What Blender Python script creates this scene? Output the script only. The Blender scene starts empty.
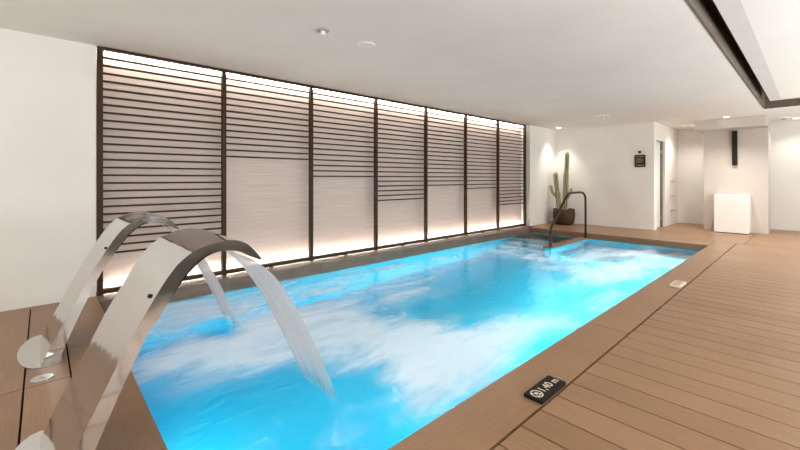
import bpy, bmesh, math, random
from mathutils import Vector, Matrix
random.seed(7)
S = bpy.context.scene
COL = S.collection
R = math.radians

# ------------------------------------------------------------------ camera
cam = bpy.data.cameras.new('camera'); cam.lens = 17.325; cam.sensor_width = 36
cam.shift_y = -0.0581; cam.clip_start = 0.02; cam.clip_end = 100
co = bpy.data.objects.new('camera', cam); COL.objects.link(co)
co.location = (0, 0, 1.25); co.rotation_euler = (R(90), 0, math.atan2(414, 385) - R(90))
S.camera = co

# ------------------------------------------------------------------ world, exposure, lights
S.view_settings.view_transform = 'Standard'; S.view_settings.look = 'None'
S.view_settings.gamma = 1; S.view_settings.use_curve_mapping = False
S.view_settings.exposure = -0.08
S.cycles.caustics_refractive = False; S.cycles.caustics_reflective = False
S.cycles.max_bounces = 12; S.cycles.diffuse_bounces = 6; S.cycles.sample_clamp_indirect = 8
W = bpy.data.worlds.new('world'); S.world = W; W.use_nodes = True
W.node_tree.nodes['Background'].inputs[0].default_value = (1.0, 0.95, 0.88, 1)
W.node_tree.nodes['Background'].inputs[1].default_value = .85
WARM = (1.0, 0.94, 0.86)

def spot(x, y, z, power, size=100, blend=.8, col=WARM, rad=.04):
    l = bpy.data.lights.new('downlight_or_fill', 'SPOT'); l.energy = power; l.color = col
    l.spot_size = R(size); l.spot_blend = blend; l.shadow_soft_size = rad
    o = bpy.data.objects.new('downlight_or_fill', l); COL.objects.link(o); o.location = (x, y, z)
    return o
def area(x, y, z, sx, sy, power, rot=(0, 0, 0), col=WARM):
    l = bpy.data.lights.new('unseen_area_light', 'AREA'); l.shape = 'RECTANGLE'; l.size = sx; l.size_y = sy
    l.energy = power; l.color = col
    o = bpy.data.objects.new('unseen_area_light', l); COL.objects.link(o); o.location = (x, y, z); o.rotation_euler = rot
    return o
# seen downlights: position on the ceiling, power
DOWN = [(10.42, 4.78, 95, 84), (11.0, 1.34, 170, 125), (12.62, 0.28, 55, 130)]
HIDDEN = [(12.3, 2.06, 80, 140), (9.2, -.75, 340, 150), (10.9, -.9, 60, 150), (6.0, -1.6, 60, 130), (2.0, -1.6, 60, 130), (-1.6, 0.8, 60, 130), (-1.6, 3.6, 60, 130)]  # alcove scallop lamp first, then unseen spots added to brighten the room
for (x, y, p, s) in DOWN + HIDDEN:
    spot(x, y, 2.615, p, s)
# soft fill lights added out of view, right of and behind the camera
area(4.5, -2.55, 1.3, 14, 2.0, 640, (R(180 - 42), 0, 0), (.95, 1, 1)); area(-2.6, 1.2, 1.2, .8, 6, 62, (0, R(180 + 35), 0), (.95, 1, 1))
# underwater pool lamps (real lamps set in the pool walls)
POOLCOL = (0.35, 0.96, 0.95)
for (x, y, z, rz, p) in [(0.46, 2.6, -1, -90, 22), (2.4, 1.40, -1, 0, 17), (4.2, 1.40, -1, 0, 68), (6.0, 1.40, -1, 0, 78), (7.7, 1.40, -1, 0, 42)]:
    o = area(x, y, z, 1.2, .5, p, (R(104), 0, R(rz)), POOLCOL); o.name = 'pool_lamp'

# ------------------------------------------------------------------ helpers
def newmat(name):
    m = bpy.data.materials.new(name); m.use_nodes = True
    nt = m.node_tree; b = nt.nodes['Principled BSDF']
    return m, nt, b
def N(nt, t, **kw):
    n = nt.nodes.new(t)
    for k, v in kw.items():
        if hasattr(n, k): setattr(n, k, v)
        else: n.inputs[k].default_value = v
    return n
def coords(nt, scale=(1, 1, 1)):
    g = N(nt, 'ShaderNodeNewGeometry'); mp = N(nt, 'ShaderNodeMapping'); mp.inputs['Scale'].default_value = scale
    nt.links.new(g.outputs['Position'], mp.inputs['Vector'])
    return mp.outputs[0], g
def noisy(name, c1, c2, scale=(4, 4, 4), nscale=1.0, rough=.6, bump=.0, metal=0, detail=4, spec=.5, bscale=None):
    m, nt, b = newmat(name)
    v, g = coords(nt, scale)
    n = N(nt, 'ShaderNodeTexNoise'); n.inputs['Scale'].default_value = nscale; n.inputs['Detail'].default_value = detail
    nt.links.new(v, n.inputs['Vector'])
    r = N(nt, 'ShaderNodeValToRGB'); r.color_ramp.elements[0].position = .3; r.color_ramp.elements[1].position = .7
    r.color_ramp.elements[0].color = (*c1, 1); r.color_ramp.elements[1].color = (*c2, 1)
    nt.links.new(n.outputs[0], r.inputs[0]); nt.links.new(r.outputs[0], b.inputs['Base Color'])
    b.inputs['Roughness'].default_value = rough; b.inputs['Metallic'].default_value = metal
    b.inputs['Specular IOR Level'].default_value = spec
    if bump:
        bp = N(nt, 'ShaderNodeBump'); bp.inputs['Strength'].default_value = bump; bp.inputs['Distance'].default_value = .01
        if bscale:
            v2, _ = coords(nt, bscale); n2 = N(nt, 'ShaderNodeTexNoise'); n2.inputs['Scale'].default_value = 1; n2.inputs['Detail'].default_value = 5
            nt.links.new(v2, n2.inputs['Vector']); nt.links.new(n2.outputs[0], bp.inputs['Height'])
        else: nt.links.new(n.outputs[0], bp.inputs['Height'])
        nt.links.new(bp.outputs[0], b.inputs['Normal'])
    return m
def boardmat(name, along, c1, c2, rough=.36):
    """composite decking: fine grain along one axis, small tone change from board to board"""
    sc = (110, 5, 8) if along == 'Y' else (5, 110, 8)
    m, nt, b = newmat(name)
    v, g = coords(nt, sc)
    n = N(nt, 'ShaderNodeTexNoise'); n.inputs['Scale'].default_value = 1; n.inputs['Detail'].default_value = 5
    nt.links.new(v, n.inputs['Vector'])
    v2, _ = coords(nt, (1.6, 1.6, 1.6)); n2 = N(nt, 'ShaderNodeTexNoise'); n2.inputs['Scale'].default_value = 1; n2.inputs['Detail'].default_value = 6
    nt.links.new(v2, n2.inputs['Vector'])
    a = N(nt, 'ShaderNodeMath', operation='MULTIPLY_ADD'); a.inputs[1].default_value = .45; nt.links.new(n.outputs[0], a.inputs[0]); 
    s2 = N(nt, 'ShaderNodeMath', operation='MULTIPLY_ADD'); s2.inputs[1].default_value = .35; nt.links.new(n2.outputs[0], s2.inputs[0])
    nt.links.new(s2.outputs[0], a.inputs[2])
    s3 = N(nt, 'ShaderNodeMath', operation='MULTIPLY'); s3.inputs[1].default_value = .13; nt.links.new(g.outputs['Random Per Island'], s3.inputs[0])
    nt.links.new(s3.outputs[0], s2.inputs[2])
    r = N(nt, 'ShaderNodeValToRGB'); r.color_ramp.elements[0].position = .25; r.color_ramp.elements[1].position = .85
    r.color_ramp.elements[0].color = (*c1, 1); r.color_ramp.elements[1].color = (*c2, 1)
    nt.links.new(a.outputs[0], r.inputs[0]); nt.links.new(r.outputs[0], b.inputs['Base Color'])
    b.inputs['Roughness'].default_value = rough
    bp = N(nt, 'ShaderNodeBump'); bp.inputs['Strength'].default_value = .15; bp.inputs['Distance'].default_value = .004
    nt.links.new(n.outputs[0], bp.inputs['Height']); nt.links.new(bp.outputs[0], b.inputs['Normal'])
    return m
def emis(name, c, s):
    m, nt, b = newmat(name)
    b.inputs['Base Color'].default_value = (*c, 1)
    b.inputs['Emission Color'].default_value = (*c, 1); b.inputs['Emission Strength'].default_value = s
    return m

def bx(bm, x0, x1, y0, y1, z0, z1, bev=0, mi=0):
    vs = [bm.verts.new((x, y, z)) for z in (z0, z1) for y in (y0, y1) for x in (x0, x1)]
    fs = [(0, 2, 3, 1), (4, 5, 7, 6), (0, 1, 5, 4), (2, 6, 7, 3), (0, 4, 6, 2), (1, 3, 7, 5)]
    ff = [bm.faces.new([vs[i] for i in f]) for f in fs]
    for f in ff: f.material_index = mi
    if bev:
        es = list({e for f in ff for e in f.edges})
        bmesh.ops.bevel(bm, geom=es, offset=bev, segments=2, affect='EDGES', profile=.6)
def obj(name, bm, mat, parent=None, smooth=False):
    me = bpy.data.meshes.new(name); bm.normal_update(); bm.to_mesh(me); bm.free()
    for mm in (mat if isinstance(mat, (list, tuple)) else [mat]): me.materials.append(mm)
    if smooth:
        for p in me.polygons: p.use_smooth = True
    o = bpy.data.objects.new(name, me); COL.objects.link(o)
    if parent:
        o.parent = parent
    return o
def boxobj(name, dims, mat, parent=None, bev=0):
    bm = bmesh.new(); bx(bm, *dims, bev=bev); return obj(name, bm, mat, parent)
def thing(name, label, cat, loc=(0, 0, 0), group=None):
    o = bpy.data.objects.new(name, None); COL.objects.link(o); o.location = loc
    o.empty_display_size = .1
    o['label'] = label; o['category'] = cat
    if group: o['group'] = group
    return o
def tag(o, label, cat, group=None, kind=None):
    o['label'] = label; o['category'] = cat
    if group: o['group'] = group
    if kind: o['kind'] = kind
    return o
def struct(o): o['kind'] = 'structure'; return o
def tube(bm, pts, rad, seg=12, caps=True):
    pts = [Vector(p) for p in pts]; rings = []; up = None
    for i, p in enumerate(pts):
        d = (pts[min(i + 1, len(pts) - 1)] - pts[max(i - 1, 0)]).normalized()
        if up is None:
            up = Vector((0, 1, 0)) if abs(d.y) < .9 else Vector((1, 0, 0))
        s = d.cross(up).normalized(); u2 = s.cross(d).normalized(); up = u2
        r = rad[i] if isinstance(rad, (list, tuple)) else rad
        rings.append([bm.verts.new(p + (s * math.cos(2 * math.pi * k / seg) + u2 * math.sin(2 * math.pi * k / seg)) * r) for k in range(seg)])
    for a, b in zip(rings, rings[1:]):
        for k in range(seg):
            bm.faces.new([a[k], a[(k + 1) % seg], b[(k + 1) % seg], b[k]])
    if caps:
        bm.faces.new(rings[0][::-1]); bm.faces.new(rings[-1])
def lathe(bm, prof, cx=0, cy=0, seg=32, cap=True):
    rings = [[bm.verts.new((cx + r * math.cos(2 * math.pi * k / seg), cy + r * math.sin(2 * math.pi * k / seg), z)) for k in range(seg)] for (r, z) in prof]
    for a, b in zip(rings, rings[1:]):
        for k in range(seg): bm.faces.new([a[k], a[(k + 1) % seg], b[(k + 1) % seg], b[k]])
    if cap:
        bm.faces.new(rings[0][::-1]); bm.faces.new(rings[-1])
def catmull(P, n=8):
    out = []
    for i in range(len(P) - 1):
        p0 = P[max(i - 1, 0)]; p1 = P[i]; p2 = P[i + 1]; p3 = P[min(i + 2, len(P) - 1)]
        for j in range(n):
            t = j / n
            out.append(tuple(.5 * (2 * b + (c - a) * t + (2 * a - 5 * b + 4 * c - d) * t * t + (3 * b - a - 3 * c + d) * t ** 3) for a, b, c, d in zip(p0, p1, p2, p3)))
    out.append(tuple(P[-1])); return out

# ------------------------------------------------------------------ materials
M_wall = noisy('white_plaster', (.76, .73, .69), (.82, .79, .75), (1.2, 1.2, 1.2), 1, .8, .12, bscale=(14, 14, 14), spec=.25)
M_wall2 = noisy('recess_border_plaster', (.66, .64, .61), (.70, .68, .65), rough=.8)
M_ceil = noisy('ceiling_plaster', (.83, .805, .765), (.87, .85, .81), (1.3, 1.3, 1.3), 1, .85, .25, bscale=(6, 22, 22), spec=.2)
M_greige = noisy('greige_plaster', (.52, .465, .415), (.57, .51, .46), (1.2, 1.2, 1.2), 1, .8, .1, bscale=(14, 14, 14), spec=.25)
M_darkfloor = noisy('unseen_dark_floor', (.03, .025, .02), (.05, .04, .034), rough=.5)
M_deckY = boardmat('decking_across', 'Y', (.195, .103, .050), (.40, .225, .124))
M_deckX = boardmat('decking_along', 'X', (.195, .103, .050), (.40, .225, .124))
M_sub = noisy('dark_subfloor', (.012, .009, .007), (.02, .015, .012), rough=.9)
M_kerb = noisy('kerb_tile', (.15, .105, .078), (.22, .16, .122), (3, 3, 10), 1, .5, .1)
M_frame = noisy('dark_bronze_wood', (.034, .018, .009), (.062, .034, .018), (4, 4, 40), 1, .6, .1, spec=.2)
M_greywood = noisy('grey_brown_wood', (.11, .082, .062), (.20, .155, .12), (1.0, 30, 30), 1, .6, .1)
M_panel = noisy('ribbed_stone_panel', (.55, .445, .40), (.66, .55, .505), (1.5, 1.5, 55), 1, .7, .35, bscale=(3, 3, 90), detail=6)
M_led = emis('led_warm', (1, .92, .80), 55)
M_lampglow = emis('lamp_glow', (1, .95, .88), 14)
M_white = noisy('white_lacquer', (.88, .87, .85), (.91, .90, .88), rough=.35)
M_whitemat = noisy('white_vinyl', (.80, .765, .72), (.84, .805, .76), rough=.5)
M_black = noisy('black_metal', (.010, .009, .008), (.016, .014, .012), rough=.6, spec=.2)
M_bronze = noisy('bronze_tube', (.035, .018, .010), (.055, .030, .018), rough=.45, spec=.25)
M_pot = noisy('dark_brown_pot', (.055, .028, .015), (.08, .043, .025), rough=.6, spec=.2)
M_soil = noisy('soil', (.03, .02, .012), (.06, .04, .025), (40, 40, 40), 1, .9, .4)
M_plaque = noisy('black_plaque', (.008, .007, .006), (.012, .010, .009), rough=.6, spec=.2)
M_cream = noisy('cream_print', (.72, .60, .47), (.76, .64, .5), rough=.5)
M_creamdk = noisy('cream_inset', (.42, .33, .24), (.5, .4, .3), rough=.5)
M_grey = noisy('grey_plastic', (.35, .34, .33), (.4, .39, .38), rough=.4)
M_chrome = noisy('chrome', (.6, .58, .55), (.7, .68, .65), rough=.2, metal=1)

def steel():
    m, nt, b = newmat('brushed_stainless_steel')
    v, g = coords(nt, (2, 120, 2)); n = N(nt, 'ShaderNodeTexNoise'); n.inputs['Scale'].default_value = 1; n.inputs['Detail'].default_value = 4
    nt.links.new(v, n.inputs['Vector'])
    mr = N(nt, 'ShaderNodeMapRange'); mr.inputs[3].default_value = .05; mr.inputs[4].default_value = .12
    nt.links.new(n.outputs[0], mr.inputs[0]); nt.links.new(mr.outputs[0], b.inputs['Roughness'])
    b.inputs['Base Color'].default_value = (.70, .685, .665, 1); b.inputs['Metallic'].default_value = 1
    v2, _ = coords(nt, (5, 5, 5)); n2 = N(nt, 'ShaderNodeTexNoise'); n2.inputs['Scale'].default_value = 1; n2.inputs['Detail'].default_value = 1
    nt.links.new(v2, n2.inputs['Vector'])
    bp = N(nt, 'ShaderNodeBump'); bp.inputs['Strength'].default_value = .12; bp.inputs['Distance'].default_value = .02
    nt.links.new(n2.outputs[0], bp.inputs['Height']); nt.links.new(bp.outputs[0], b.inputs['Normal'])
    return m
M_steel = steel()

def tilemat():
    m, nt, b = newmat('pool_tile')
    v, g = coords(nt, (1, 1, 1))
    n = N(nt, 'ShaderNodeTexNoise'); n.inputs['Scale'].default_value = 1.2; nt.links.new(v, n.inputs['Vector'])
    r = N(nt, 'ShaderNodeValToRGB'); r.color_ramp.elements[0].position = .3; r.color_ramp.elements[1].position = .7
    r.color_ramp.elements[0].color = (.03, .64, .83, 1); r.color_ramp.elements[1].color = (.06, .71, .90, 1)
    nt.links.new(n.outputs[0], r.inputs[0]); nt.links.new(r.outputs[0], b.inputs['Base Color'])
    b.inputs['Roughness'].default_value = .5
    return m
M_tile = tilemat()
M_step = noisy('pale_step_tile', (.55, .80, .90), (.62, .84, .92), rough=.5)

# ------------------------------------------------------------------ room dimensions
CZ = 2.63; WZ = -.14
PX0, PX1, PY0, PY1 = .43, 9.15, 1.345, 4.94
XB = 10.86; YL = 5.2; YE = 5.1; YD = 2.64; XF = 13.2
XR = -3.2; YR = -3.2      # the room reaches this far behind and beside the camera

# ------------------------------------------------------------------ structure: walls
bm = bmesh.new()
bx(bm, XR, .42, YL, YL + .3, -.3, 3.0)                       # left of the screen
bx(bm, 9.42, XB + .3, YE, YL + .3, -.3, 3.0)                 # right of the screen
struct(obj('wall_left', bm, M_wall))
bm = bmesh.new(); bx(bm, .42, 9.42, 5.36, 5.5, -.3, 3.0); struct(obj('wall_left.001', bm, M_panel))
# back wall with the door alcove; jamb at its end
bm = bmesh.new(); bx(bm, XB, XB + .16, YD + .16, YE + .1, -.05, 3.0); struct(obj('wall_back', bm, M_wall))
# alcove side wall (faces the camera side) with door opening X 11.03-11.87, Z 0-2.2
bm = bmesh.new()
bx(bm, XB, 11.03, YD, YD + .16, -.05, 3.0); bx(bm, 11.87, XF + .2, YD, YD + .16, -.05, 3.0); bx(bm, 11.03, 11.87, YD, YD + .16, 2.2, 3.0)
struct(obj('wall_back.001', bm, M_wall))
bm = bmesh.new(); bx(bm, XF, XF + .2, YR, YD, -.05, 3.0); struct(obj('wall_back.002', bm, M_wall))
# dim passage behind the door
bm = bmesh.new(); bx(bm, 11.02, 13.0, 3.9, 4.0, -.05, 2.7); struct(obj('wall_back.003', bm, M_wall))
# column with its header beam
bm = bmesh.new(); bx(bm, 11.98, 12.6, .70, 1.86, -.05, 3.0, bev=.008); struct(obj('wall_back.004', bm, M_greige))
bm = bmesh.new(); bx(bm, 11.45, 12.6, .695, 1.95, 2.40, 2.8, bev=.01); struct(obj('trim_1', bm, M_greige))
# right wall far beside the camera
bm = bmesh.new(); bx(bm, XR, XF, YR - .2, YR, -.05, 3.0); struct(obj('wall_right', bm, M_greywood))

# ------------------------------------------------------------------ ceiling with recess
HX, HY = 10.45, .66
bm = bmesh.new()
bx(bm, XR, XF + .2, HY + .02, 4.36, CZ, CZ + .5); bx(bm, XB + .1, XF + .2, 4.36, 5.5, CZ, CZ + .5)
bx(bm, HX + .02, XF + .2, YR, HY + .02, CZ, CZ + .5)
struct(obj('ceiling', bm, M_ceil))
bm = bmesh.new(); bx(bm, XR, XB + .1, 4.36, 5.5, CZ, CZ + .5)
for v in bm.verts:
    if v.co.y > 5 and v.co.z < CZ + .1: v.co.z += .045              # the strip along the screen rises slightly to the wall
struct(obj('ceiling.001', bm, M_ceil))
bm = bmesh.new()                                              # wood lining of the recess
bx(bm, XR, HX + .02, HY, HY + .02, CZ - .004, CZ + .30); bx(bm, HX, HX + .02, YR, HY, CZ - .004, CZ + .30)
struct(obj('trim_2', bm, M_greywood))
bm = bmesh.new(); bx(bm, XR, HX, YR, HY, CZ + .28, CZ + .34); struct(obj('ceiling.002', bm, M_frame))   # dark back of the shadow gap
bm = bmesh.new()
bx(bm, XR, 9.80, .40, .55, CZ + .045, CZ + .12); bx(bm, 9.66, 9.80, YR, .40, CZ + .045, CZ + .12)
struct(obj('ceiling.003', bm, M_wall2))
bm = bmesh.new(); bx(bm, XR, 9.66, YR, .40, CZ + .045, CZ + .12); struct(obj('ceiling.004', bm, M_ceil))

# ------------------------------------------------------------------ floor: decking
bm = bmesh.new()
TH = .03; G = .009
def board(x0, x1, y0, y1): bx(bm, x0 + G / 2, x1 - G / 2, y0 + G / 2, y1 - G / 2, -TH, 0, bev=.002)
x = 1.587 - .2 * 24
while x < 9.75:                                              # right deck, boards run away from the pool
    a, b_ = x, min(x + .1995, 9.77)
    board(a, b_, -.55, 1.013)
    x += .1995
x = 9.77                                                     # far deck
while x < XF - .02:
    b_ = min(x + .2, XF); top = YE if b_ <= XB + .01 else (YE if x < XB else YD)
    if x < XB < b_: b_ = XB
    if x >= XB - 1e-4: 
        board(x, b_, -.55, .9); board(x, b_, .9, YD if not 11.03 < x < 11.9 else 3.9)
    else:
        board(x, b_, -.55, .9); board(x, b_, .9, 3.1); board(x, b_, 3.1, YE)
    x = b_
x = -.295                                                     # left deck
for (a, b_) in [(XR, -2.9), (-2.9, -2.68), (-2.68, -2.46), (-2.46, -2.24), (-2.24, -2.02), (-2.02, -1.8), (-1.8, -1.58), (-1.58, -1.37), (-1.37, -1.155), (-1.155, -.94), (-.94, -.725), (-.725, -.51), (-.51, -.295), (-.295, -.08), (-.08, .135)]:
    board(a, b_, 1.015, 3.2); board(a, b_, 3.2, YL)
floor_o = struct(obj('floor', bm, M_deckY))
bm = bmesh.new()                                             # pool edge boards
board(.135, PX0, PY0 + .0, 2.05); board(.135, PX0, 2.05, 3.75); board(.135, PX0, 3.75, YL)
struct(obj('trim_3', bm, M_deckY))
bm = bmesh.new()
for a, b_ in [(.135, .95), (.95, 3.47), (3.47, 5.92), (5.92, 8.37), (8.37, 9.77)]: board(a, b_, 1.020, PY0)
struct(obj('trim_4', bm, M_deckX))
bm = bmesh.new()
for a, b_ in [(PY0, 3.1), (3.1, YE)]:
    board(PX1, 9.46, a, b_); board(9.46, 9.77, a, b_)
struct(obj('trim_5', bm, M_deckY))
# fascia boards down to the water
bm = bmesh.new()
bx(bm, PX1, PX1 + .03, PY0, PY1, -.13, -TH - .002)
bx(bm, PX0 - .03, PX0, PY0, PY1, -.13, -TH - .002); bx(bm, PX0 - .03, PX1 + .03, PY0 - .03, PY0, -.13, -TH - .002)
struct(obj('trim_6', bm, M_deckX))
bm = bmesh.new(); bx(bm, XR, XF + .2, YR, -.556, -TH, -.002); struct(obj('floor.002', bm, M_darkfloor))  # unseen dark floor, added so the steel sides reflect something dark
# dark sub floor around the basin
bm = bmesh.new()
bx(bm, XR, XF + .2, YR, PY0 - .03, -.12, -TH - .002); bx(bm, XR, PX0 - .03, PY0 - .03, 5.3, -.12, -TH - .002); bx(bm, PX1 + .03, XF + .2, PY0 - .03, 5.3, -.12, -TH - .002)
struct(obj('floor.001', bm, M_sub))
# kerb along the screen
bm = bmesh.new()
n = 7; L = (PX1 + .27 - PX0) / n
for i in range(n):
    bx(bm, PX0 + i * L + .002, PX0 + (i + 1) * L - .002, PY1, 5.36, -.2, 0, bev=.003)
struct(obj('trim_7', bm, M_kerb))

# ------------------------------------------------------------------ pool basin
bm = bmesh.new()
D = -1.4
def quad(*p): bm.faces.new([bm.verts.new(q) for q in p])
quad((PX0, PY0, D), (PX1, PY0, D), (PX1, PY1, D), (PX0, PY1, D))
quad((PX0, PY0, D), (PX0, PY0, -.128), (PX1, PY0, -.128), (PX1, PY0, D))
quad((PX0, PY1, D), (PX1, PY1, D), (PX1, PY1, -.19), (PX0, PY1, -.19))
quad((PX0, PY0, D), (PX0, PY1, D), (PX0, PY1, -.128), (PX0, PY0, -.128))
quad((PX1, PY0, D), (PX1, PY0, -.128), (PX1, PY1, -.128), (PX1, PY1, D))
bmesh.ops.remove_doubles(bm, verts=bm.verts, dist=.0001)
bas = struct(obj('pool_basin', bm, M_tile))
bm = bmesh.new()
bx(bm, 8.45, PX1, PY0, 2.33, -1.4, -.50, bev=.01)
bx(bm, 7.6, PX1, 2.33, 3.5, -1.4, -.85, bev=.01)
for i in range(4): bx(bm, 7.45 + i * .3, PX1, 3.70, PY1, -1.4 + i * .01, -1.12 + i * .27, bev=.01)
struct(obj('pool_bench', bm, M_step))

# ------------------------------------------------------------------ partition ledge carrying the handrail
bm = bmesh.new(); bx(bm, 7.33, PX1, 3.51, 3.69, -.132, -.10, bev=.004); struct(obj('trim_8', bm, M_deckX))
bm = bmesh.new(); bx(bm, 7.36, PX1, 3.53, 3.67, -1.4, -.133); struct(obj('pool_partition', bm, M_tile))

# ------------------------------------------------------------------ water
import numpy as np
def foam_and_reflection(x, y):
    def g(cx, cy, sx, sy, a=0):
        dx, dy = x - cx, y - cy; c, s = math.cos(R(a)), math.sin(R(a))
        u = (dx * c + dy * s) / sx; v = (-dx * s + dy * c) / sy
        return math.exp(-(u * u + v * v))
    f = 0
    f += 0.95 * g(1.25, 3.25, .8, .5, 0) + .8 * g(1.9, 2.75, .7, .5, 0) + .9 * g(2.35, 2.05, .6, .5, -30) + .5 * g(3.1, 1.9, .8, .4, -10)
    f += .5 * g(2.8, 3.5, 1.4, .4) + .6 * g(1.3, 4.3, .8, .5) + .55 * g(2.05, 1.6, .5, .4) + .35 * g(4, 4.8, 5, .3)  # last term: pale wall reflection along the kerb, put in as colour
    f += .55 * g(7.6, 2.4, 1.5, 1.0) + .42 * g(6.0, 1.9, 1.3, .6) + .35 * g(4.6, 4.15, 2.4, .4) + .3 * g(2.6, 4.3, 1.2, .35) + .35 * g(6.3, 3.1, .5, 1.2, -20) + .22 * g(4.3, 1.55, .8, .25)  # far pale patches: wall reflections painted in the same way as foam
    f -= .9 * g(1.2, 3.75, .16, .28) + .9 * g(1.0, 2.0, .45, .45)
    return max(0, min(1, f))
nx, ny = 180, 76
bm = bmesh.new(); lay = None
grid = []
for j in range(ny + 1):
    row = []
    for i in range(nx + 1):
        X = PX0 + (PX1 - PX0) * i / nx; Y = PY0 + (PY1 - PY0) * j / ny
        row.append(bm.verts.new((X, Y, WZ)))
    grid.append(row)
for j in range(ny):
    for i in range(nx): bm.faces.new([grid[j][i], grid[j][i + 1], grid[j + 1][i + 1], grid[j + 1][i]])
def watermat():
    m, nt, b = newmat('pool_water')
    b.inputs['Base Color'].default_value = (.82, .97, 1, 1); b.inputs['Roughness'].default_value = .06
    b.inputs['IOR'].default_value = 1.33; b.inputs['Transmission Weight'].default_value = 1
    at = N(nt, 'ShaderNodeAttribute'); at.attribute_name = 'foam_and_reflection'
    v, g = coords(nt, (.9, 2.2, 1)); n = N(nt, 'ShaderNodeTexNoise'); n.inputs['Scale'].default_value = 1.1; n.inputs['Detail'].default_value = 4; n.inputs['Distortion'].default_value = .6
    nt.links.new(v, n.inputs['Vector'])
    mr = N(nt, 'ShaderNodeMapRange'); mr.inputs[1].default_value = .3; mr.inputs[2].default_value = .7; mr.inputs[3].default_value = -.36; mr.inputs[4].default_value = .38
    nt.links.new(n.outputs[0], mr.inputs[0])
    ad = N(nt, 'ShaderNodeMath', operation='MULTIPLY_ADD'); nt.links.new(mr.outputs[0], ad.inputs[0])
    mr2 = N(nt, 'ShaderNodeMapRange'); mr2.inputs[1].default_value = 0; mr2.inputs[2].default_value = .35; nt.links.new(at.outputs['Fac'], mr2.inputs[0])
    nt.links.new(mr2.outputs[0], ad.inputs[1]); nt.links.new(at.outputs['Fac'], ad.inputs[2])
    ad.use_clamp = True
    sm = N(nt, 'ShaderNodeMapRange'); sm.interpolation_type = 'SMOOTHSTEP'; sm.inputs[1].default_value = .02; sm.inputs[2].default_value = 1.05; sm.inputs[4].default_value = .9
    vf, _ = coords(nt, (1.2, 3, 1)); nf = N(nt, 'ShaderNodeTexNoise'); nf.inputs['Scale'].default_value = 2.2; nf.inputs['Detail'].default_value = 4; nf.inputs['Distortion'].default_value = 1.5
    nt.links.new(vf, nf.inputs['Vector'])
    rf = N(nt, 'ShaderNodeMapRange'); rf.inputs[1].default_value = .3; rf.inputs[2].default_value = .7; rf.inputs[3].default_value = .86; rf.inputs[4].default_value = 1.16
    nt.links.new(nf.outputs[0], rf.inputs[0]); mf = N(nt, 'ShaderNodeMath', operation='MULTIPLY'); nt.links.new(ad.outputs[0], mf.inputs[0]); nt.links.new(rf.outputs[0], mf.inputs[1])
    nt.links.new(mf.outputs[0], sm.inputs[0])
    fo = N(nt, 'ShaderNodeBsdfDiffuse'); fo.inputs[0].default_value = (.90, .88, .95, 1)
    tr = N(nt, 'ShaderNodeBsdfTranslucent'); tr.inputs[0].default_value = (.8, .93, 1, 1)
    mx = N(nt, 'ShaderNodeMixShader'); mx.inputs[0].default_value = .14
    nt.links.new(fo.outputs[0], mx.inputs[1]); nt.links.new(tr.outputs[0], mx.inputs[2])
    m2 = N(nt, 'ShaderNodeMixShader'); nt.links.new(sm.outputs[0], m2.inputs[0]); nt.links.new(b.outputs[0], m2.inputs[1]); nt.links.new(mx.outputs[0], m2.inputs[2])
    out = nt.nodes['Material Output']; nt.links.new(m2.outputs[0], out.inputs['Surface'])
    v3, _ = coords(nt, (2.0, 5.0, 1)); w = N(nt, 'ShaderNodeTexNoise'); w.inputs['Scale'].default_value = 1.6; w.inputs['Detail'].default_value = 4; w.inputs['Distortion'].default_value = .8
    nt.links.new(v3, w.inputs['Vector'])
    bp = N(nt, 'ShaderNodeBump'); bp.inputs['Strength'].default_value = .22; bp.inputs['Distance'].default_value = .05
    nt.links.new(w.outputs[0], bp.inputs['Height'])
    nt.links.new(bp.outputs[0], b.inputs['Normal'])
    return m
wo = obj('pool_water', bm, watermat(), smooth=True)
a = wo.data.attributes.new('foam_and_reflection', 'FLOAT', 'POINT')
for v in wo.data.vertices: a.data[v.index].value = foam_and_reflection(v.co.x, v.co.y)
tag(wo, 'bright blue lit water filling the indoor pool, foamy near the falling streams', 'water', kind='stuff')

# ------------------------------------------------------------------ slatted screen on the left wall
PXS = [.455 + 1.272 * i for i in range(8)]
fr = thing('slatted_screen', 'long dark bronze screen of posts, rails and uneven slat panels along the lit left wall', 'screen', (.455, 5.2, 0))
def lp(dims, base): return (dims[0] - base[0], dims[1] - base[0], dims[2] - base[1], dims[3] - base[1], dims[4], dims[5])
B = (.455, 5.2)
for i, px in enumerate(PXS):
    boxobj('post', lp((px - .025, px + .025, 5.185, 5.245, .03 if 0 < i < 7 else .0, CZ + .030), B), M_frame, fr, bev=.003)
    if 0 < i < 8:
        boxobj('foot', lp((px - .02, px + .02, 5.18, 5.24, 0, .03), B), M_frame, fr) if i < 7 else None
        mx_ = px - .636
        boxobj('foot', lp((mx_ - .02, mx_ + .02, 5.185, 5.235, 0, .03), B), M_frame, fr)
boxobj('top_rail', lp((PXS[0] + .025, PXS[-1] - .025, 5.175, 5.245, 2.632, 2.66), B), M_frame, fr)
boxobj('bottom_rail', lp((PXS[0] + .025, PXS[-1] - .025, 5.175, 5.245, .014, .058), B), M_frame, fr)
for k, nsl in enumerate([25, 12, 15, 20, 17, 18, 23]):
    bm = bmesh.new(); x0, x1 = PXS[k] + .025, PXS[k + 1] - .025
    for s in range(nsl + 1):
        z = 2.553 - .0845 * s
        bx(bm, x0 - B[0], x1 - B[0], 5.20 - B[1], 5.224 - B[1], z - .010, z + .010)
    obj('slat_panel', bm, M_frame, fr)
for nm, z, lab in [('led_strip', (.004, .016), 'warm light strip glowing along the foot of the slatted wall'), ('led_strip', (2.635, 2.655), 'warm light strip glowing along the top of the slatted wall')]:
    o = boxobj(nm, (.5, 9.36, 5.285, 5.305, z[0], z[1]), M_led); tag(o, lab, 'light strip')

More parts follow.
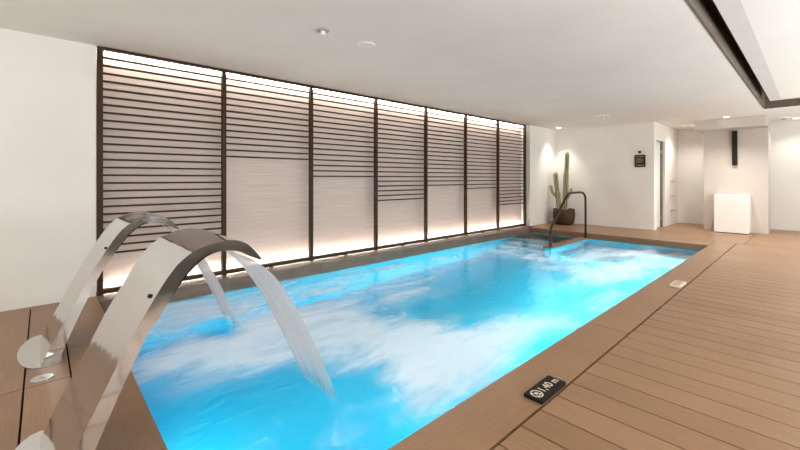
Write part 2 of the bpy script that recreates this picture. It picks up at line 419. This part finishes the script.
# ------------------------------------------------------------------ stainless cascade spouts
OUT = [(-.011, 0), (.067, .172), (.165, .38), (.249, .56), (.309, .672), (.385, .803), (.435, .872)]
OUT2 = [(.435, .872), (.50, .922), (.59, .95), (.676, .954), (.741, .927), (.79, .875), (.812, .845)]
INN = [(.08, 0), (.152, .197), (.227, .381), (.31, .567), (.374, .67), (.446, .793), (.508, .862), (.57, .897), (.637, .908), (.71, .893), (.765, .86), (.806, .84)]
def resample(P, n):
    d = [0]
    for a, b in zip(P, P[1:]): d.append(d[-1] + math.dist(a, b))
    out = []
    for i in range(n):
        t = d[-1] * i / (n - 1); j = 0
        while j < len(d) - 2 and d[j + 1] < t: j += 1
        f = (t - d[j]) / max(1e-9, d[j + 1] - d[j]); out.append((P[j][0] + (P[j + 1][0] - P[j][0]) * f, P[j][1] + (P[j + 1][1] - P[j][1]) * f))
    return out
def spout(y0, label):
    t = thing('cascade_spout', label, 'pool fountain', (0, y0, 0), 'steel cascade spouts')
    w = .62
    outer = resample(catmull(OUT, 6), 30)[:-1] + resample(catmull(OUT2, 8), 34)
    inner = resample(catmull(INN, 8), len(outer))
    bm = bmesh.new()
    vo0 = [bm.verts.new((x, 0, z)) for x, z in outer]; vo1 = [bm.verts.new((x, w, z)) for x, z in outer]
    vi0 = [bm.verts.new((x, 0, z)) for x, z in inner]; vi1 = [bm.verts.new((x, w, z)) for x, z in inner]
    n = len(outer); sm = []
    for i in range(n - 1):
        sm.append(bm.faces.new([vo0[i], vo1[i], vo1[i + 1], vo0[i + 1]])); sm.append(bm.faces.new([vi0[i], vi0[i + 1], vi1[i + 1], vi1[i]]))
        bm.faces.new([vo0[i], vo0[i + 1], vi0[i + 1], vi0[i]]); bm.faces.new([vo1[i], vi1[i], vi1[i + 1], vo1[i + 1]])
    bm.faces.new([vo0[-1], vo1[-1], vi1[-1], vi0[-1]]); bm.faces.new([vo0[0], vi0[0], vi1[0], vo1[0]])
    bmesh.ops.recalc_face_normals(bm, faces=bm.faces)
    for f in sm: f.smooth = True
    # crisp long edges and the weld seam where the flat blade meets the curved hood
    for e in bm.edges:
        if len(e.link_faces) == 2 and (not all(f.smooth for f in e.link_faces)): e.smooth = False
    for e in vo0[29].link_edges:
        if e.other_vert(vo0[29]) is vo1[29]: e.smooth = False
    obj('blade', bm, M_steel, t)
    bm = bmesh.new()      # base plate: straight towards the pool, rounded away from it
    pts = [(.10, -.03), (.10, .68), (-.01, .69)]
    pts += [(-.01 - .12 * math.sin(a), .33 + .36 * math.cos(a)) for a in [R(15 * k) for k in range(1, 12)]] + [(-.01, -.03)]
    lo = [bm.verts.new((x, y, 0.001)) for x, y in pts]; hi = [bm.verts.new((x, y, .009)) for x, y in pts]
    bm.faces.new(lo[::-1]); bm.faces.new(hi)
    for i in range(len(pts)): bm.faces.new([lo[i], lo[(i + 1) % len(pts)], hi[(i + 1) % len(pts)], hi[i]])
    bmesh.ops.recalc_face_normals(bm, faces=bm.faces)
    obj('base_plate', bm, M_steel, t)
    bm = bmesh.new()      # stud on the outer face
    nrm = Vector((-.90, 0, .43)).normalized(); p = Vector((.345, .075, .737))
    tube(bm, [p - nrm * .004, p + nrm * .006, p + nrm * .008], [.009, .009, .006], 14)
    obj('stud', bm, M_black, t, smooth=True)
    return t
spout(1.90, 'large curved steel cascade spout nearest the camera, pouring into the pool')
spout(3.49, 'smaller looking curved steel cascade spout farther back, beside the left wall')

# falling sheets of water
def sheetmat():
    m, nt, b = newmat('falling_water')
    uv = N(nt, 'ShaderNodeUVMap'); mp = N(nt, 'ShaderNodeMapping'); mp.inputs['Scale'].default_value = (13, .7, 1)
    nt.links.new(uv.outputs[0], mp.inputs[0]); n = N(nt, 'ShaderNodeTexNoise'); n.inputs['Scale'].default_value = 1; n.inputs['Detail'].default_value = 3
    nt.links.new(mp.outputs[0], n.inputs['Vector'])
    b.inputs['Base Color'].default_value = (.95, .96, 1, 1); b.inputs['Roughness'].default_value = .25
    b.inputs['Transmission Weight'].default_value = 0.0
    tr = N(nt, 'ShaderNodeBsdfTransparent'); tl = N(nt, 'ShaderNodeBsdfTranslucent'); tl.inputs[0].default_value = (.88, .94, 1, 1)
    m0 = N(nt, 'ShaderNodeMixShader'); m0.inputs[0].default_value = .5; nt.links.new(b.outputs[0], m0.inputs[1]); nt.links.new(tl.outputs[0], m0.inputs[2])
    mr = N(nt, 'ShaderNodeMapRange'); mr.inputs[1].default_value = .35; mr.inputs[2].default_value = .65; mr.inputs[3].default_value = .82; mr.inputs[4].default_value = .98
    nt.links.new(n.outputs[0], mr.inputs[0])
    sx = N(nt, 'ShaderNodeSeparateXYZ'); nt.links.new(uv.outputs[0], sx.inputs[0])
    fd = N(nt, 'ShaderNodeMapRange'); fd.interpolation_type = 'SMOOTHSTEP'; fd.inputs[1].default_value = .65; fd.inputs[2].default_value = 1; fd.inputs[3].default_value = 1; fd.inputs[4].default_value = .15
    nt.links.new(sx.outputs[1], fd.inputs[0]); ml = N(nt, 'ShaderNodeMath', operation='MULTIPLY'); nt.links.new(mr.outputs[0], ml.inputs[0]); nt.links.new(fd.outputs[0], ml.inputs[1])
    m1 = N(nt, 'ShaderNodeMixShader'); nt.links.new(ml.outputs[0], m1.inputs[0]); nt.links.new(tr.outputs[0], m1.inputs[1]); nt.links.new(m0.outputs[0], m1.inputs[2])
    nt.links.new(m1.outputs[0], nt.nodes['Material Output'].inputs['Surface'])
    bp = N(nt, 'ShaderNodeBump'); bp.inputs['Strength'].default_value = .1; bp.inputs['Distance'].default_value = .01
    nt.links.new(n.outputs[0], bp.inputs['Height']); nt.links.new(bp.outputs[0], b.inputs['Normal'])
    return m
M_sheet = sheetmat()
def sheet(y0, label, rnd):
    P = catmull([(.705, .877), (.80, .826), (.90, .735), (1.0, .59), (1.10, .405), (1.20, .19), (1.29, -.02), (1.34, WZ - .01)], 6)
    bm = bmesh.new(); uvl = bm.loops.layers.uv.new('UVMap'); nu = 24
    rr = random.Random(rnd); off = [rr.uniform(-1, 1) for _ in range(nu + 1)]
    rows = []
    for k, (x, z) in enumerate(P):
        t = k / (len(P) - 1); w0 = .03 + .03 * t; w1 = .60 - .09 * t
        rows.append([(bm.verts.new((x + off[u] * .012 * t, y0 + w0 + (w1 - w0) * u / nu, z)), u / nu, t) for u in range(nu + 1)])
    for a, b in zip(rows, rows[1:]):
        for u in range(nu):
            q = [a[u], a[u + 1], b[u + 1], b[u]]; f = bm.faces.new([v[0] for v in q]); f.smooth = True
            for l, v in zip(f.loops, q): l[uvl].uv = (v[1], v[2])
    bmesh.ops.solidify(bm, geom=bm.faces[:], thickness=.012)
    o = obj('water_stream', bm, M_sheet); tag(o, label, 'falling water', 'water streams from the spouts')
sheet(1.90, 'wide white stream of water falling from the nearest steel spout', 3)
sheet(3.49, 'white stream of water falling from the spout by the left wall', 5)

# small steel deck cover beside the rear spout
t = thing('deck_cover', 'small round steel cover set in the deck between the two spouts', 'floor cover', (0, 3.29, 0))
bm = bmesh.new(); lathe(bm, [(.056, 0.0005), (.056, .003), (.05, .005), (.012, .005)], seg=28); obj('cover', bm, M_chrome, t)
bm = bmesh.new(); lathe(bm, [(.011, .0045), (.011, .007), (.006, .0075)], seg=16); obj('screw', bm, M_grey, t)

# ------------------------------------------------------------------ handrail
k = .9726
prof = [(7.597, -.126), (7.597, .10), (7.61, .20), (7.66, .275), (7.852, .431), (8.20, .745), (8.36, .872), (8.45, .918), (8.56, .93), (9.08, .93), (9.22, .91), (9.32, .85), (9.36, .74), (9.365, .3), (9.365, -.12)]
hr = thing('handrail', 'dark bronze tubular handrail standing on the ledge in the far pool corner', 'handrail', (7.40, 3.56, -.1))
bm = bmesh.new(); P = [(x * k - 7.40 - .0, 1.25 - (1.25 - z) * k + .1) for x, z in prof]
P = [(min(x, 1.71), z) for x, z in P]; P[0] = (P[0][0], .001); P[-1] = (P[-1][0], .001)
P2 = catmull(P[:-1], 5) + [P[-1]]
tube(bm, [(x, 0, z) for x, z in P2], .024, 14); obj('tube', bm, M_bronze, hr, smooth=True)
for x in (P[0][0], P[-1][0]):
    bm = bmesh.new(); lathe(bm, [(.036, .0), (.036, .008), (.028, .012)], cx=x if x < 1 else x - .0, seg=20); obj('flange', bm, M_bronze, hr)

# ------------------------------------------------------------------ potted cactus
pc = thing('potted_cactus', 'tall columnar cactus in a dark brown pot in the far left corner', 'cactus', (10.46, 4.66, 0))
bm = bmesh.new()
lathe(bm, [(.17, 0), (.225, .025), (.262, .09), (.280, .20), (.282, .31), (.268, .425), (.252, .425), (.25, .37)], seg=36, cap=False)
bm.faces.new([v for v in bm.verts if abs(v.co.z) < 1e-6][::-1]); obj('pot', bm, M_pot, pc, smooth=True)
bm = bmesh.new(); lathe(bm, [(.25, .36), (.25, .375), (.05, .385)], seg=28); obj('soil', bm, M_soil, pc)
def cactmat():
    m, nt, b = newmat('cactus_skin')
    at = N(nt, 'ShaderNodeAttribute'); at.attribute_name = 'rib'
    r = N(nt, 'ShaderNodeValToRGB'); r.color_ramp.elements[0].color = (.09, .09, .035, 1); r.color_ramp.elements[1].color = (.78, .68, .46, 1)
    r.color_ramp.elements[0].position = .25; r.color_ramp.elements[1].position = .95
    nt.links.new(at.outputs['Fac'], r.inputs[0]); nt.links.new(r.outputs[0], b.inputs['Base Color']); b.inputs['Roughness'].default_value = .7
    return m
M_cact = cactmat()
def stem(path, rad, ribs=9):
    bm = bmesh.new(); pts = [Vector(p) for p in catmull(path, 6)]; seg = ribs * 4; rings = []; rib = []
    n = len(pts)
    for i, p in enumerate(pts):
        d = (pts[min(i + 1, n - 1)] - pts[max(i - 1, 0)]).normalized(); u = Vector((1, 0, 0)); s = d.cross(u).normalized(); u = s.cross(d).normalized()
        t = i / (n - 1); e = 1 - max(0, (t - .9) / .1) ** 2 * .55
        if t < .08: e *= .8 + .2 * t / .08
        ring = []
        for k in range(seg):
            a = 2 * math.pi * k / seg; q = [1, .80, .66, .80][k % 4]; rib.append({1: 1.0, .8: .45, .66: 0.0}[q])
            if k % 4 == 0 and i % 2: q = 1.06
            ring.append(bm.verts.new(p + (s * math.cos(a) + u * math.sin(a)) * rad * e * q))
        rings.append(ring)
    for a, b in zip(rings, rings[1:]):
        for k in range(seg): bm.faces.new([a[k], a[(k + 1) % seg], b[(k + 1) % seg], b[k]])
    tip = bm.verts.new(pts[-1] + (pts[-1] - pts[-2]).normalized() * rad * .5); rib.append(1)
    for k in range(seg): bm.faces.new([rings[-1][k], rings[-1][(k + 1) % seg], tip])
    bm.faces.new(rings[0][::-1])
    o = obj('stem', bm, M_cact, pc); a = o.data.attributes.new('rib', 'FLOAT', 'POINT')
    for i, v in enumerate(rib): a.data[i].value = v
stem([(0, -.03, .36), (0, -.04, .7), (0, -.05, 1.1), (0, -.06, 1.42)], .075)
stem([(0, -.06, 1.38), (.01, -.075, 1.6), (0, -.09, 1.97)], .058)
stem([(.02, .13, .36), (.02, .17, .7), (.01, .22, 1.1), (0, .24, 1.42)], .066)
stem([(-.08, .06, .36), (-.1, .08, .6), (-.1, .10, .88)], .05)
stem([(-.01, .19, .72), (-.03, .27, .82), (-.03, .33, .92), (-.03, .35, 1.06)], .042)
stem([(0, -.06, .66), (-.03, -.13, .76), (-.03, -.20, .88), (-.03, -.21, .98)], .038)

# ------------------------------------------------------------------ hanging sign on the back wall
sg = thing('wall_sign', 'small black notice board hung from a round knob on the white back wall', 'sign', (XB, 2.93, 1.69))
boxobj('board', (-.035, -.012, -.115, .115, -.155, .145), M_black, sg, bev=.004)
bm = bmesh.new(); tube(bm, [(-.001, 0, .215), (-.03, 0, .215), (-.05, 0, .215)], [.02, .02, .034], 16); obj('knob', bm, M_black, sg)
bm = bmesh.new(); tube(bm, [(-.03, -.05, .14), (-.034, 0, .2), (-.03, .05, .14)], .003, 6); obj('cord', bm, M_black, sg)
def text(name, body, size, mat, parent, mw, thick=.001):
    c = bpy.data.curves.new(name, 'FONT'); c.body = body; c.size = size; c.extrude = thick; c.align_x = 'LEFT'; c.align_y = 'CENTER'
    o = bpy.data.objects.new(name + '_c', c); COL.objects.link(o)
    dg = bpy.context.evaluated_depsgraph_get(); me = bpy.data.meshes.new_from_object(o.evaluated_get(dg)); bpy.data.objects.remove(o)
    me.materials.clear(); me.materials.append(mat)
    r = bpy.data.objects.new(name, me); COL.objects.link(r); r.parent = parent; r.matrix_local = mw
    return r
rr = random.Random(4)                                          # lines of print too small to read, as fine strokes
for li, (zz, h) in enumerate([(.10, .016), (.055, .009), (.03, .009), (.005, .009), (-.02, .009), (-.045, .009), (-.11, .018)]):
    y = .08; end = -.08 if li in (0, 6) else -.08 + rr.random() * .06
    bm = bmesh.new()
    while y > end:
        l = rr.uniform(.012, .03); bx(bm, -.0365, -.0351, max(y - l, end - .01), y, zz - h / 2, zz + h / 2); y -= l + .007
    obj('text_line', bm, M_creamdk, sg)

# ------------------------------------------------------------------ door in the alcove
dr = thing('glass_door', 'pale frosted glass door with small steel handle, standing in the far alcove', 'door', (11.03, 2.70, 0))
M_fglass, nt, b = newmat('frosted_glass'); b.inputs['Base Color'].default_value = (.80, .83, .80, 1); b.inputs['Roughness'].default_value = .3; b.inputs['Transmission Weight'].default_value = .08; b.inputs['Alpha'].default_value = 1
boxobj('leaf', (.012, .60, -.006, .006, .012, 2.18), M_fglass, dr, bev=.002)
bm = bmesh.new(); bx(bm, .05, .11, -.035, -.007, 1.09, 1.13, bev=.004); bx(bm, .05, .07, -.05, -.03, 1.06, 1.15, bev=.003); obj('handle', bm, M_grey, dr)
for z in (.24, 1.93): boxobj('hinge', (.56, .66, -.02, .02, z - .035, z + .035), M_chrome, dr, bev=.003)
bm = bmesh.new(); bx(bm, .66, .80, -.02, .02, 0.0, 2.19); obj('side_post', bm, M_greywood, dr)
bm = bmesh.new()                                                # slim white architrave
bx(bm, 10.99, 11.03, YD - .012, YD, 0, 2.24); bx(bm, 11.03, 11.87, YD - .012, YD, 2.2, 2.24)
struct(obj('trim_9', bm, M_white))
for z, l in ((1.18, 'top'), (.785, 'middle'), (.39, 'lowest')):
    o = boxobj('wall_hook', (12.42, 12.78, YD - .03, YD - .001, z - .009, z + .009), M_chrome, bev=.004)
    tag(o, f'short steel bar on the white alcove wall, {l} of the three', 'wall bar', 'three steel bars on the alcove wall')

# ------------------------------------------------------------------ black bar and leaning white panel on the column
o = boxobj('wall_bar', (11.91, 11.979, 1.225, 1.318, 1.56, 2.37), M_black, bev=.004)
tag(o, 'narrow black vertical bar fixed high on the white column below the header', 'wall bar')
lpan = thing('white_box', 'plain white square box standing on the deck against the foot of the column', 'box', (11.50, 1.29, 0))
boxobj('body', (0.0, .475, -.305, .305, .012, .88), M_whitemat, lpan, bev=.01)
boxobj('plinth', (0.03, .46, -.28, .28, .0005, .012), M_black, lpan)

# ------------------------------------------------------------------ depth sign and cream plaque on the pool edge
ds = thing('depth_sign', 'black pool depth sign reading 1,40 m on the near pool edge', 'sign', (2.17, 1.077, 0.0))
boxobj('plaque', (-.15, .15, -.056, .056, .0005, .022), M_plaque, ds, bev=.005)
text('numerals', '1,40', .072, M_cream, ds, Matrix.Translation((-.060, 0, .0222)), .0005)
text('unit_letter', 'm', .066, M_cream, ds, Matrix.Translation((.083, -.003, .0222)), .0005)
bm = bmesh.new()                                                # no diving symbol: ring, bar and a small diver
cx, cy, ro, ri = -.102, 0, .036, .029; seg = 32; z0, z1 = .0221, .0228
def flat(pts):
    lo = [bm.verts.new((x, y, z0)) for x, y in pts]; hi = [bm.verts.new((x, y, z1)) for x, y in pts]; n_ = len(pts)
    bm.faces.new(hi); bm.faces.new(lo[::-1])
    for i in range(n_): bm.faces.new([lo[i], lo[(i + 1) % n_], hi[(i + 1) % n_], hi[i]])
for k in range(seg):
    a, b_ = 2 * math.pi * k / seg, 2 * math.pi * (k + 1) / seg
    flat([(cx + r * math.cos(t), cy + r * math.sin(t)) for r, t in ((ri, a), (ro, a), (ro, b_), (ri, b_))])
def strip(ax, ay, bx_, by_, w):
    d = Vector((bx_ - ax, by_ - ay)).normalized(); p = Vector((-d.y, d.x)) * w / 2
    A = Vector((cx + ax, cy + ay)); B_ = Vector((cx + bx_, cy + by_))
    flat([tuple(A - p), tuple(B_ - p), tuple(B_ + p), tuple(A + p)])
strip(-.021, .021, .021, -.021, .006); strip(-.014, -.008, .006, .014, .007); strip(.006, .012, .018, .002, .005); strip(-.018, -.018, .016, -.018, .004)
obj('no_diving_symbol', bm, M_cream, ds)
cp = thing('pool_plaque', 'pale cream rectangular plaque on the pool edge, farther from the camera', 'sign', (5.46, 1.088, 0))
boxobj('plaque', (-.15, .15, -.056, .056, .0005, .022), M_cream, cp, bev=.005)
boxobj('inset', (-.12, .12, -.035, .035, .0221, .0235), M_creamdk, cp)

# ------------------------------------------------------------------ ceiling fittings
def downlight(x, y, label, z=CZ, glow=True):
    t = thing('downlight', label, 'ceiling light', (x, y, z), 'round recessed downlights')
    bm = bmesh.new(); seg = 28
    lathe(bm, [(.052, -.001), (.062, -.006), (.07, -.004), (.07, -.0005)], seg=seg, cap=False); obj('ring', bm, M_white, t, smooth=True)
    bm = bmesh.new(); lathe(bm, [(.052, -.0005), (.05, -.003)], seg=seg); obj('lens', bm, M_lampglow, t)
downlight(10.42, 4.78, 'bright round downlight above the potted cactus', CZ + .014)
downlight(11.23, 1.34, 'bright round downlight in front of the column header')
downlight(12.62, 0.28, 'bright round downlight at the right edge, beyond the wooden recess')
def disc(x, y, r, h, name, label, cat, z=CZ):
    bm = bmesh.new(); lathe(bm, [(r, -.0005), (r, -h * .6), (r * .96, -h), (r * .5, -h * 1.1), (.004, -h * 1.12)], seg=40)
    o = obj(name, bm, M_white, smooth=False); o.location = (x, y, z); tag(o, label, cat); return o
disc(2.45, 3.15, .095, .008, 'ceiling_speaker', 'round white speaker cover in the ceiling above the spouts', 'speaker')
disc(9.0, 3.19, .17, .01, 'ceiling_speaker', 'round white speaker cover in the ceiling near the back wall', 'speaker')
def sprinkler(x, y, name, label, cat, r=.05):
    t = thing(name, label, cat, (x, y, CZ))
    bm = bmesh.new(); lathe(bm, [(r, -.0005), (r, -.008), (r * .8, -.014), (.02, -.014)], seg=28); obj('collar', bm, M_grey, t)
    bm = bmesh.new(); lathe(bm, [(.022, -.014), (.024, -.03), (.016, -.042), (.004, -.046)], seg=20); obj('sensor', bm, M_white, t)
sprinkler(1.913, 3.109, 'motion_detector', 'small round grey detector in the ceiling beside the speaker cover', 'detector', .06)
sprinkler(9.3, 3.25, 'sprinkler_head', 'small white sprinkler head beside the far ceiling speaker', 'sprinkler', .045)
sm_ = thing('smoke_detector', 'flat white smoke detector on the ceiling right of the column header', 'smoke detector', (12.3, .47, CZ))
bm = bmesh.new(); lathe(bm, [(.13, -.0005), (.13, -.015), (.11, -.02), (.05, -.022)], seg=32); obj('base', bm, M_white, sm_)
bm = bmesh.new(); lathe(bm, [(.05, -.022), (.05, -.045), (.03, -.052)], seg=24); obj('dome', bm, M_grey, sm_)

# lamp housings of the underwater lights
for i, (x, y, z, ax) in enumerate([(3.0, PY1 - .001, -.75, -1), (5.4, PY1 - .001, -.75, -1)]):
    pass
